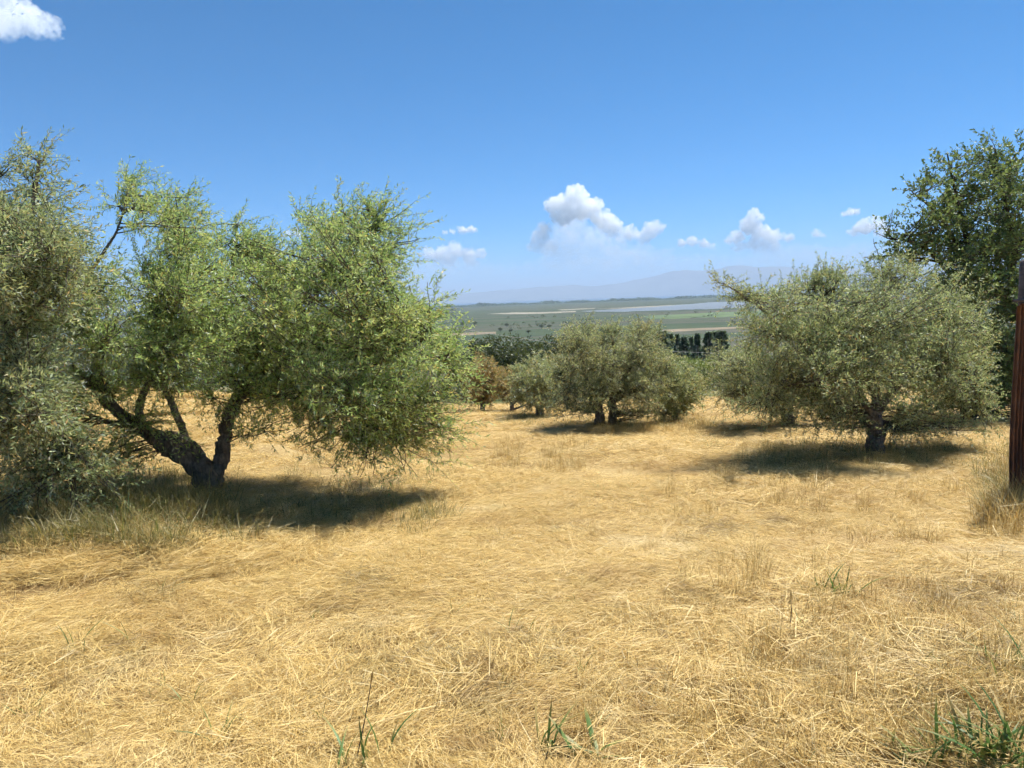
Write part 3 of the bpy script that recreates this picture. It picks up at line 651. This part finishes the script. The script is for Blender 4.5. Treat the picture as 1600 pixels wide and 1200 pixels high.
tag(mesh_obj('overhead_cable', Vv, [Q, T], M['cable'], smooth=True), 'thin pale cable sagging across the gap in front of the woodland', 'cable')

# ------------------------------------------------------------------ rusty fence panel at the right edge
def rust_mat():
    b = NT('rusty_sheet'); geo = b.n('NewGeometry'); P = geo.outputs['Position']
    mp = b.n('Mapping', {'Vector': P, 'Scale': (1, 1, .25)}).outputs[0]
    c = b.ramp(b.noise(mp, 14, 7, .7), [(.3, (.045, .028, .024)), (.46, (.10, .055, .042)), (.56, (.19, .088, .05)), (.64, (.12, .085, .07)), (.75, (.25, .19, .16))])
    bp = b.n('Bump', {'Height': b.noise(P, 90, 4), 'Strength': .4, 'Distance': .01}).outputs[0]
    return b.done(b.n('BsdfPrincipled', {'Base Color': c, 'Roughness': .8, 'Metallic': .15, 'Normal': bp}).outputs[0])
fb = ground_at(1592, 795); D = fb[1]
root = empty('fence_panel', fb); tag(root, 'rusty brown ribbed metal fence panel on a grey post at the right edge', 'fence')
pl = pt(1574, 470, D); wpx = D / F_PX
h_pan = pt(1580, 480, D)[2] - fb[2]
nw, nh = 172, 14
us = np.linspace(0, .75, nw); hs = np.linspace(-.05, h_pan, nh)
rgp = np.random.default_rng(2)
x0 = pt(1579, 690, D)[0] - fb[0]
front = np.array([[x0 + .016 * z + u - .012 * math.sin(z * 2) - .02 * (z - h_pan / 2), .022 * math.sin(u * 2 * math.pi / .035) + .25 * u + .01 * math.sin(z * 3 + u * 8), z + (.03 * math.sin(u * 23) if z > h_pan - .01 else 0)] for z in hs for u in us])
back = front + [0, .004, 0]
i2, j2 = np.meshgrid(np.arange(nh - 1), np.arange(nw - 1), indexing='ij'); k = (i2 * nw + j2).ravel()
q1 = np.stack([k, k + 1, k + nw + 1, k + nw], 1); off = len(front)
rim = [[j, j + 1, off + j + 1, off + j] for j in range(nw - 1)] + [[(nh - 1) * nw + j, off + (nh - 1) * nw + j, off + (nh - 1) * nw + j + 1, (nh - 1) * nw + j + 1] for j in range(nw - 1)]
rim += [[i * nw, off + i * nw, off + (i + 1) * nw, (i + 1) * nw] for i in range(nh - 1)] + [[i * nw + nw - 1, (i + 1) * nw + nw - 1, off + (i + 1) * nw + nw - 1, off + i * nw + nw - 1] for i in range(nh - 1)]
mesh_obj('ribbed_sheet', np.vstack([front, back]), np.vstack([q1, q1[:, ::-1] + off, np.array(rim)]), rust_mat(), root, True)
b = NT('weathered_post'); geo = b.n('NewGeometry')
gm = b.done(b.n('BsdfPrincipled', {'Base Color': b.ramp(b.noise(geo.outputs['Position'], 20, 6, .7), [(.3, (.045, .04, .04)), (.7, (.14, .12, .12))]), 'Roughness': .8}).outputs[0])
pb = pt(1609, 405, D) - fb
Vv, Q, T = tube(np.array([[pb[0] + .03, .09, -.3], [pb[0] + .03, .09, .8], [pb[0] + .035, .09, pb[2] - .02], [pb[0] + .035, .09, pb[2]]]), [.055, .052, .05, .035], 12, .05); mesh_obj('post', Vv, [Q, T], gm, root, True)
cb = pt(1590, 470, D) - fb
Vv, Q, T = tube(np.array([[cb[0] - .03, .02, cb[2]], [cb[0] + .05, .03, cb[2]], [cb[0] + .12, .05, cb[2] + .01]]), [.012, .014, .012], 8); mesh_obj('bracket', Vv, [Q, T], gm, root, True)

# ------------------------------------------------------------------ straw, stubble and weeds
def ribbons(base, az, pitch, L, W, curl, rng):
    """flat blades: 3 cross-sections (last one a tip), 2 faces"""
    h = np.stack([np.cos(az), np.sin(az), 0 * az], 1); side = np.stack([-np.sin(az), np.cos(az), rng.normal(0, .5, len(az))], 1); side = unit(side)
    upv = np.array([0, 0, 1.0])
    d1 = h * np.cos(pitch)[:, None] + upv * np.sin(pitch)[:, None]
    p2 = pitch - curl
    d2 = h * np.cos(p2)[:, None] + upv * np.sin(p2)[:, None]
    m = base + d1 * (L * .5)[:, None]; t = m + d2 * (L * .5)[:, None]
    w = (W / 2)[:, None]
    V = np.stack([base - side * w, base + side * w, m - side * w * .9, m + side * w * .9, t], 1).reshape(-1, 3)
    k = np.arange(len(az)) * 5
    return V, np.stack([k, k + 1, k + 3, k + 2], 1), np.stack([k + 2, k + 3, k + 4], 1)

src = bpy.data.collections.new('patch_sources')
def patch(name, mat, n, radius, Lr, W, zmax, seed, swirl=.6, upright=0.0):
    rng = np.random.default_rng(seed)
    r = radius * np.sqrt(rng.uniform(0, 1, n)); a = rng.uniform(0, 6.283, n)
    base = np.stack([r * np.cos(a), r * np.sin(a), rng.uniform(0, 1, n) ** 2 * zmax], 1)
    az = rng.normal(0, swirl, n) + (rng.integers(0, 2, n) * math.pi) + .8 * np.sin(base[:, 0] * 3 / radius) ; rnd = rng.uniform(0, 1, n) < .25
    az[rnd] = rng.uniform(0, 6.28, rnd.sum())
    L = rng.uniform(*Lr, n)
    pitch = np.abs(rng.normal(.05, .16, n)); curl = rng.normal(.18, .25, n)
    if upright:
        az = rng.uniform(0, 6.28, n); pitch = np.clip(rng.normal(upright, .25, n), .3, 1.55); curl = np.abs(rng.normal(.5, .35, n)); base[:, 2] = -.02
    Vv, Q, T = ribbons(base, az, pitch, L, rng.uniform(.6, 1.3, n) * W, curl, rng)
    me_o = mesh_obj(name, Vv, [Q, T], mat); sc.collection.objects.unlink(me_o); src.objects.link(me_o); return me_o

def scatter(name, sources, pts, yaw, scale, tilt=None, idx=None, seed=0):
    rng = np.random.default_rng(seed); n = len(pts)
    col = bpy.data.collections.new(name + '_set')
    for s in sources: col.objects.link(s)
    me = bpy.data.meshes.new(name); me.vertices.add(n); me.vertices.foreach_set('co', np.asarray(pts, np.float32).ravel())
    rot = np.zeros((n, 3), np.float32); rot[:, 2] = yaw
    tlt = np.zeros(n) if tilt is None else tilt
    for q in range(n):
        e = (Matrix.Rotation(float(tlt[q]), 3, 'X') @ Matrix.Rotation(float(yaw[q]), 3, 'Z')).to_euler('XYZ'); rot[q] = e[:]
    at = me.attributes.new('rot', 'FLOAT_VECTOR', 'POINT'); at.data.foreach_set('vector', rot.ravel())
    at = me.attributes.new('scl', 'FLOAT', 'POINT'); at.data.foreach_set('value', np.asarray(scale, np.float32))
    at = me.attributes.new('pick', 'INT', 'POINT'); at.data.foreach_set('value', (rng.integers(0, len(sources), n) if idx is None else idx).astype(np.int32))
    o = link(bpy.data.objects.new(name, me)); tag(o, kind='stuff')
    g = bpy.data.node_groups.new(name + '_nodes', 'GeometryNodeTree')
    g.interface.new_socket('Geometry', in_out='INPUT', socket_type='NodeSocketGeometry'); g.interface.new_socket('Geometry', in_out='OUTPUT', socket_type='NodeSocketGeometry')
    gi = g.nodes.new('NodeGroupInput'); go = g.nodes.new('NodeGroupOutput')
    ip = g.nodes.new('GeometryNodeInstanceOnPoints'); ci = g.nodes.new('GeometryNodeCollectionInfo')
    ci.inputs['Collection'].default_value = col; ci.inputs['Separate Children'].default_value = True; ci.inputs['Reset Children'].default_value = True
    def attr(nm, ty):
        q = g.nodes.new('GeometryNodeInputNamedAttribute'); q.data_type = ty; q.inputs['Name'].default_value = nm; return q.outputs['Attribute']
    L = g.links.new
    L(gi.outputs[0], ip.inputs['Points']); L(ci.outputs[0], ip.inputs['Instance']); ip.inputs['Pick Instance'].default_value = True
    L(attr('pick', 'INT'), ip.inputs['Instance Index']); L(attr('rot', 'FLOAT_VECTOR'), ip.inputs['Rotation']); L(attr('scl', 'FLOAT'), ip.inputs['Scale'])
    L(ip.outputs[0], go.inputs[0])
    md = o.modifiers.new('scatter', 'NODES'); md.node_group = g
    return o

def wedge(n, y0, y1, rng, power=1.0):
    y = np.sqrt(rng.uniform(y0 ** 2, y1 ** 2, n)); x = rng.uniform(-1, 1, n) * (.86 * y + 1.5); return x, y
rs = np.random.default_rng(77)
near = [patch(f'near_straw_{i}', M['straw'], 2500, .5, (.03, .20), .0021, .045, 100 + i, .42) for i in range(4)]
mid = [patch(f'mid_straw_{i}', M['straw'], 2400, 1.1, (.10, .34), .0042, .05, 110 + i, .6) for i in range(3)]
farp = [patch(f'far_straw_{i}', M['straw'], 2200, 2.4, (.14, .42), .011, .07, 120 + i, .7) for i in range(2)]
def lay(name, sources, n, y0, y1, zoff, seed, sc_r=(.8, 1.15)):
    x, y = wedge(n, y0, y1, rs)
    if y1 < 30:                          # leave trodden, thin spots
        bare = np.sin(1.7 * x + .6 * y + 2) * np.sin(1.3 * y - .8 * x) + .6 * np.sin(3.1 * x - 1.1 * y + 1) * np.sin(2.7 * y + .5)
        keep = (bare < .55) | (rs.uniform(0, 1, n) < .6); x, y = x[keep], y[keep]; n = len(x)
    z = height(x, y) + zoff
    slope = -np.arctan(.05 + .00234 * np.clip(y, 0, 45))
    yaw = rs.uniform(0, 6.28, n)
    # tilt in world X after yaw: keep euler XYZ => x tilt is applied first, so use zero yaw-dependent tilt only for large patches
    return scatter(name, sources, np.stack([x, y, z], 1), yaw, rs.uniform(*sc_r, n), slope, None, seed)
lay('straw_litter', near, 620, 1.6, 9.5, .0, 1)
lay('straw_litter_mid', mid, 500, 8, 24, .0, 2)
lay('straw_litter_far', farp, 330, 20, 47, .0, 3)
# standing dry tufts
tuft = [patch(f'dry_tuft_{i}', M['straw_dull'], 46, .10, (.12, .34), .0032, 0, 130 + i, upright=1.15) for i in range(4)]
def in_px(n, x0, x1, y0, y1, rng):
    return np.array([ground_at(rng.uniform(x0, x1) + rng.normal(0, (x1 - x0) * .07), min(rng.uniform(y0, y1) + rng.normal(0, (y1 - y0) * .10), 1215)) for _ in range(n)])
sets = [in_px(230, 1060, 1620, 760, 1190, rs), in_px(90, 1000, 1620, 700, 800, rs), in_px(60, 770, 920, 690, 735, rs), in_px(50, -20, 700, 880, 1190, rs), in_px(40, 480, 1100, 740, 1190, rs),
        in_px(60, 960, 1120, 655, 680, rs), in_px(90, 1555, 1640, 730, 830, rs), in_px(35, 200, 340, 770, 850, rs), in_px(30, 400, 660, 700, 740, rs), in_px(50, 900, 1180, 1080, 1195, rs)]
tp = np.concatenate(sets)
sz = np.concatenate([rs.uniform(.5, 1.0, len(sets[0])), rs.uniform(.5, 1.0, len(sets[1])), rs.uniform(.7, 1.2, 60), rs.uniform(.3, .7, 50), rs.uniform(.25, .6, 40), rs.uniform(.7, 1.2, 60), rs.uniform(.8, 1.7, 90), rs.uniform(.6, 1.1, 35), rs.uniform(.5, .9, 30), rs.uniform(.35, .75, 50)])
scatter('standing_dry_grass', tuft, tp, rs.uniform(0, 6.28, len(tp)), sz, seed=5)
# greenish undergrowth in the shade
ug = [patch(f'under_tuft_{i}', M['shade_grass'], 55, .14, (.10, .32), .0042, 0, 140 + i, upright=1.0) for i in range(3)]
sets = [in_px(330, -60, 340, 755, 858, rs), in_px(70, 340, 680, 735, 838, rs), in_px(80, 1150, 1600, 690, 740, rs), in_px(50, 900, 1110, 658, 672, rs), in_px(80, 1550, 1650, 745, 815, rs), in_px(40, 780, 860, 648, 668, rs)]
tp = np.concatenate(sets)
sz = rs.uniform(.5, 1.2, len(tp)); sz[:330] *= rs.uniform(.8, 1.7, 330); sz[-120:-40] *= rs.uniform(.9, 1.7, 80)
scatter('undergrowth', ug, tp, rs.uniform(0, 6.28, len(tp)), sz, seed=6)

sh = [patch(f'shoot_{i}', M['green'], 9, .05, (.05, .15), .0042, 0, 150 + i, upright=1.1) for i in range(3)]
tp = np.concatenate([in_px(50, 1050, 1600, 800, 1190, rs), in_px(34, 0, 1050, 860, 1190, rs), in_px(24, 1450, 1600, 960, 1190, rs), in_px(26, 680, 1100, 670, 800, rs)])
scatter('green_shoots', sh, tp, rs.uniform(0, 6.28, len(tp)), rs.uniform(.5, 1.3, len(tp)), seed=7)
# pale clumps of raked straw
pc = [patch(f'raked_clump_{i}', M['straw'], 240, .20, (.08, .24), .0024, .08, 160 + i, .35) for i in range(3)]
tp = np.concatenate([in_px(70, 1050, 1560, 770, 1150, rs), in_px(36, 0, 1050, 850, 1190, rs), in_px(50, 0, 420, 845, 900, rs), in_px(26, 1000, 1400, 1080, 1200, rs)])
scatter('raked_straw', pc, tp, rs.uniform(0, 6.28, len(tp)), rs.uniform(.7, 1.4, len(tp)), seed=8)
M['straw_brown'] = straw_mat('brown_litter', .52)
bl = [patch(f'brown_litter_{i}', M['straw_brown'], 240, .20, (.04, .16), .0030, .065, 170 + i, .9) for i in range(3)]
tp = np.concatenate([in_px(46, 1450, 1620, 880, 1150, rs), in_px(16, 1080, 1220, 815, 880, rs), in_px(10, 520, 640, 900, 1010, rs), in_px(20, 760, 1160, 820, 1100, rs), in_px(12, 0, 320, 860, 1100, rs), in_px(16, 1180, 1500, 1000, 1190, rs), in_px(14, 560, 760, 1000, 1120, rs)])
scatter('brown_litter', bl, tp, rs.uniform(0, 6.28, len(tp)), rs.uniform(.35, 1.1, len(tp)), seed=9)
# single green plants one can pick out
BLADE = {}
b = NT('weed_blade'); tc = b.n('TexCoord'); oi = b.n('ObjectInfo'); gz = b.n('SeparateXYZ', {0: tc.outputs['Generated']}).outputs[2]
c = b.ramp(oi.outputs['Random'], [(0, (.06, .13, .03)), (.5, (.12, .22, .05)), (.85, (.22, .29, .075)), (1, (.38, .32, .11))])
c = b.mix(b.maprange(b.math('ADD', gz, b.math('MULTIPLY', oi.outputs['Random'], .5)), .85, 1.3, 0, .9), c, (.42, .31, .11))
c = b.mix(b.maprange(b.noise(tc.outputs['Object'], 14, 4), .55, .7, 0, .5), c, (.22, .20, .06))
M['weed'] = b.done(b.n('MixShader', {0: .35, 1: b.n('BsdfPrincipled', {'Base Color': c, 'Roughness': .5}).outputs[0], 2: b.n('BsdfTranslucent', {'Color': c}).outputs[0]}).outputs[0])
def blade_mesh(k):
    if k not in BLADE:
        rng = np.random.default_rng(300 + k); n = 7; t = np.linspace(0, 1, n)
        lean = rng.uniform(.15, 1.15); zc = t - lean * .35 * t ** 2.2; xc = lean * t ** 1.8
        wv = .019 * np.sin(np.clip(t * .85 + .15, 0, 1) * math.pi) ** .7 + .001
        ctr = np.stack([xc, 0 * t, zc], 1); fold = .25
        Vv = np.concatenate([ctr + np.stack([fold * wv, -wv, 0 * t], 1), ctr, ctr + np.stack([fold * wv, wv, 0 * t], 1)])
        i = np.arange(n - 1); Q = np.concatenate([np.stack([i, i + n, i + n + 1, i + 1], 1), np.stack([i + n, i + 2 * n, i + 2 * n + 1, i + n + 1], 1)])
        o = mesh_obj('blade', Vv, Q, M['weed'], smooth=True); BLADE[k] = o.data; bpy.data.objects.remove(o)
    return BLADE[k]
def green_clump(x, y, nb, h, label, spread=.06, wide=1.0, lean=.0):
    B = ground_at(x, y); root = empty('grass_clump', B); tag(root, label, 'grass', 'green grass clumps on the dry field')
    rng = np.random.default_rng(int(x * 7 + y))
    for k in range(nb):
        o = bpy.data.objects.new('blade', blade_mesh(int(rng.integers(0, 8)))); link(o, root)
        o.location = (rng.normal(0, spread), rng.normal(0, spread * .7), -.01); hh = h * rng.uniform(.55, 1.1)
        o.rotation_euler = (rng.normal(0, .15), lean + rng.normal(0, .12), rng.uniform(0, 6.28)); o.scale = (hh, hh * wide, hh)
green_clump(1455, 1200, 36, .20, 'green grass clump at the bottom edge left of the bottom-right corner', .06, 1.3)
green_clump(1515, 1200, 36, .27, 'leafy green grass clump near the bottom-right corner between two other clumps', .06, 1.2)
green_clump(1580, 1195, 44, .32, 'tallest green grass clump in the bottom-right corner', .07, 1.1)
green_clump(1592, 1060, 30, .28, 'green grass clump at the right edge above the bottom-right corner', .07, .7)
green_clump(1300, 935, 22, .26, 'fine bright green grass clump upright in the dry straw on the right', .06, 1.0)
green_clump(1235, 990, 8, .28, 'thin green stems left of and below the fine bright green clump', .03, .5)
green_clump(848, 1168, 8, .27, 'upright green blades near the bottom edge centre', .03, 1.2)
green_clump(925, 1185, 7, .26, 'broad green blades bending over at the bottom edge right of centre', .03, 2.0, .6)
green_clump(585, 1195, 12, .26, 'arching green blades at the bottom edge left of centre', .06, 1.1)
green_clump(350, 1155, 7, .22, 'few bent green blades in the lower left straw', .05, .7, .3)
green_clump(290, 1108, 6, .17, 'short green sprig in the lower left straw', .03, .7)
green_clump(45, 1118, 7, .19, 'small green sprig near the lower left edge', .03, .7)
green_clump(120, 1022, 7, .20, 'grey-green sprig in the straw left of the three thin stems', .04, .7)
green_clump(200, 1010, 3, .26, 'three thin dark green stems in the left straw', .04, .4)
green_clump(820, 992, 8, .20, 'curled green sprig in the middle of the mown straw', .05, .6)
green_clump(708, 967, 5, .17, 'tiny green sprig just left of the curled sprig', .02, .6)
green_clump(905, 1062, 7, .18, 'small green shoot below and right of the curled sprig', .03, .6)
green_clump(180, 825, 16, .42, 'tall green grass clump in the shade left of the big leaning trunk', .10, .5)
green_clump(130, 835, 12, .34, 'green grass clump at the shade edge below the left boughs', .10, .5)
green_clump(590, 765, 10, .22, 'leafy green clump in the shade under the right crown of the big left olive', .09, .9)
green_clump(700, 775, 10, .10, 'low pale green clump at the right end of the big olive shadow', .10, .6)
green_clump(1232, 715, 12, .20, 'green clump in the shade left of the short thick trunk', .10, .7)
# two dry stalks
def stalk(xb, yb, xt, yt, label):
    B = ground_at(xb, yb); Tp = pt(xt, yt, B[1]); mid_ = (B + Tp) / 2 + np.array([.01, 0, .01])
    root = empty('dry_stalk', B); tag(root, label, 'stalk', 'dry stalks standing in the straw')
    Vv, Q, T = tube(smooth_path([B - [0, 0, .03], mid_, Tp], 10), np.linspace(.003, .0016, 10), 6); mesh_obj('stem', Vv, [Q, T], M['twig'], root, True, B)
    d = unit(Tp - mid_); Vv, Q, T = tube(np.array([Tp - d * .01, Tp + d * .02, Tp + d * .05]), [.002, .005, .001], 6); mesh_obj('seed_head', Vv, [Q, T], M['straw_dull'], root, True, B)
stalk(552, 1195, 580, 1065, 'long thin brown stalk leaning right at the bottom edge left of centre')
stalk(1230, 1000, 1236, 935, 'thin upright stalk in the straw on the right')

# ------------------------------------------------------------------ clouds and one added horizon haze bank (closed volumes far beyond the haze)
def cloud(label, puffs, dist, dens, seed, voxel=None, flat=1.0, thin=.08, grow=1.15):
    """puffs: (x, y, r) in photo pixels, built at a distance in metres"""
    rng = np.random.default_rng(seed); mpp = dist / F_PX; Acc_ = Acc()
    c0 = pt(np.mean([p[0] for p in puffs]), np.mean([p[1] for p in puffs]), dist)
    def ball(c, r):
        nu, nv = 12, 8
        th = np.linspace(0, 2 * math.pi, nu, endpoint=False); ph = np.linspace(0, math.pi, nv)
        S = np.stack([np.outer(np.sin(ph), np.cos(th)), np.outer(np.sin(ph), np.sin(th)), np.outer(np.cos(ph), np.ones(nu))], -1).reshape(-1, 3)
        i, j = np.meshgrid(np.arange(nv - 1), np.arange(nu), indexing='ij'); k = (i * nu + j).ravel(); kn = (i * nu + (j + 1) % nu).ravel()
        Acc_.add(c + S * r * np.array([1, 1, flat]), np.stack([k, k + nu, kn + nu, kn], 1))
    U = 10 * mpp                         # one local unit = the width of ten pixels out there
    for x, y, r in puffs:
        r = r * grow
        C = (pt(x, y, dist + rng.uniform(-.6, .6) * r * mpp) - c0) / U; r = r / 10
        ball(C, r * .80)
        for q in range(46):
            u = unit(rng.normal(0, 1, 3)); u[2] = abs(u[2]) * 1.1 - .25
            ball(C + u * r * rng.uniform(.7, 1.0) * np.array([1, 1, flat]), r * rng.uniform(.08, .34))
    o = Acc_.build('cloud', None); o.location = c0; o.scale = (U, U, U)
    b = NT('cloud_vapour'); tc = b.n('TexCoord'); gz = b.n('SeparateXYZ', {0: tc.outputs['Generated']}).outputs[2]
    n1 = b.noise(tc.outputs['Object'], 1.1, 5, .6)
    dn = b.math('MULTIPLY', b.maprange(gz, .02, .62, thin, 1.0), b.maprange(n1, .36, .58, .05, 1.0))
    v = b.n('VolumePrincipled', {'Color': (1, 1, 1), 'Density': b.math('MULTIPLY', dn, dens), 'Anisotropy': .1})
    o.data.materials.append(b.done(v.outputs[0], True))
    rm = o.modifiers.new('merge', 'REMESH'); rm.mode = 'VOXEL'; rm.voxel_size = voxel or .085
    for sc_, st_ in ((.75, .85), (.30, .42)):
        tx = bpy.data.textures.new('billow', 'CLOUDS'); tx.noise_scale = sc_; tx.noise_depth = 2
        dm = o.modifiers.new('billow', 'DISPLACE'); dm.texture = tx; dm.strength = st_; dm.mid_level = .5
    tag(o, label, 'cloud', 'cumulus clouds')
    return o
DC = 46000
cloud('tallest white cumulus cloud towering over the plain in the middle', [(900, 308, 17), (872, 322, 18), (890, 330, 16), (924, 326, 17), (943, 343, 15), (962, 358, 13), (985, 366, 14), (1018, 360, 14), (1005, 372, 12), (845, 372, 13), (838, 386, 13), (858, 390, 12), (908, 332, 14), (932, 340, 11), (955, 362, 10), (972, 372, 10), (866, 330, 9), (1030, 354, 8), (880, 340, 15), (850, 360, 11), (950, 352, 14), (905, 322, 14), (895, 298, 9)], DC, .0048, 1, thin=.25)
cloud('faint hazy cloud body hanging below the white rim of the tallest cumulus', [(895, 352, 24), (925, 378, 26), (880, 385, 26), (960, 392, 22), (905, 412, 28), (950, 415, 24), (865, 412, 20), (1000, 398, 20), (1040, 402, 14)], DC + 5000, .0007, 21, thin=.1)
cloud('faint pale haze bank added low along the horizon behind all clouds', [(x_, 425 - .037 * (x_ - 700) + 4 * math.sin(x_ * .05), 17 + 6 * math.sin(x_ * .021)) for x_ in range(560, 1420, 22)], DC + 14000, .00028, 22, thin=.3)  # thin volume added to stand in for the whitish haze along the horizon
cloud('white cumulus cloud right of the tallest one above the distant mountains', [(1180, 338, 11), (1172, 354, 15), (1190, 366, 15), (1210, 371, 12), (1232, 372, 8), (1152, 372, 11), (1140, 376, 8), (1180, 385, 14), (1205, 388, 14), (1155, 388, 10)], DC, .005, 2, thin=.12)
cloud('small flat cloud strip between the tall cumulus and its right neighbour', [(1065, 380, 7), (1082, 378, 8), (1100, 383, 8), (1112, 386, 6)], DC, .006, 3)
cloud('low pale cloud bank above the right edge of the big left olive', [(692, 398, 13), (712, 392, 13), (734, 400, 12), (752, 396, 9), (680, 402, 9), (700, 408, 13), (735, 412, 12), (670, 398, 11)], DC, .0035, 4)
cloud('thin small cloud above the low pale bank left of the tall cumulus', [(708, 363, 5), (722, 361, 7), (736, 359, 7), (696, 365, 4)], DC, .006, 5)
cloud('cloud partly hidden by the dark broadleaf tree on the right', [(1352, 356, 13), (1368, 350, 12), (1338, 362, 9), (1380, 366, 12)], DC, .005, 6)
cloud('small slanting cloud just above the one behind the dark broadleaf tree', [(1318, 337, 5), (1328, 333, 7), (1337, 330, 6)], DC, .006, 7)
cloud('tiny isolated cloud puff between the two right-hand clouds', [(1276, 367, 7), (1284, 369, 5)], DC, .006, 8)
cloud('tiny cloud puff peeping between the crowns of the left olives', [(452, 368, 6), (462, 365, 8), (470, 370, 5)], DC, .006, 9)
cloud('white cloud cut off by the top left corner of the sky', [(-30, 30, 40), (20, 28, 34), (55, 38, 28), (78, 46, 18), (10, 50, 20), (88, 58, 8)], 14000, .004, 10, flat=.85, thin=.35)

# ------------------------------------------------------------------ the air
hz0, hz1, zb, zt = -44000, 44000, PLAIN - 9, 760.0
hv = np.array([(x, y, z) for z in (zb, zt) for y in (hz0, hz1) for x in (hz0, hz1)])
hf = np.array([[0, 2, 3, 1], [4, 5, 7, 6], [0, 1, 5, 4], [2, 6, 7, 3], [0, 4, 6, 2], [1, 3, 7, 5]])
b = NT('haze_air'); v = b.n('VolumePrincipled', {'Color': (.54, .66, .84), 'Density': 8.0e-5, 'Anisotropy': .0})
tag(mesh_obj('haze', hv, hf, b.done(v.outputs[0], True)), kind='stuff')
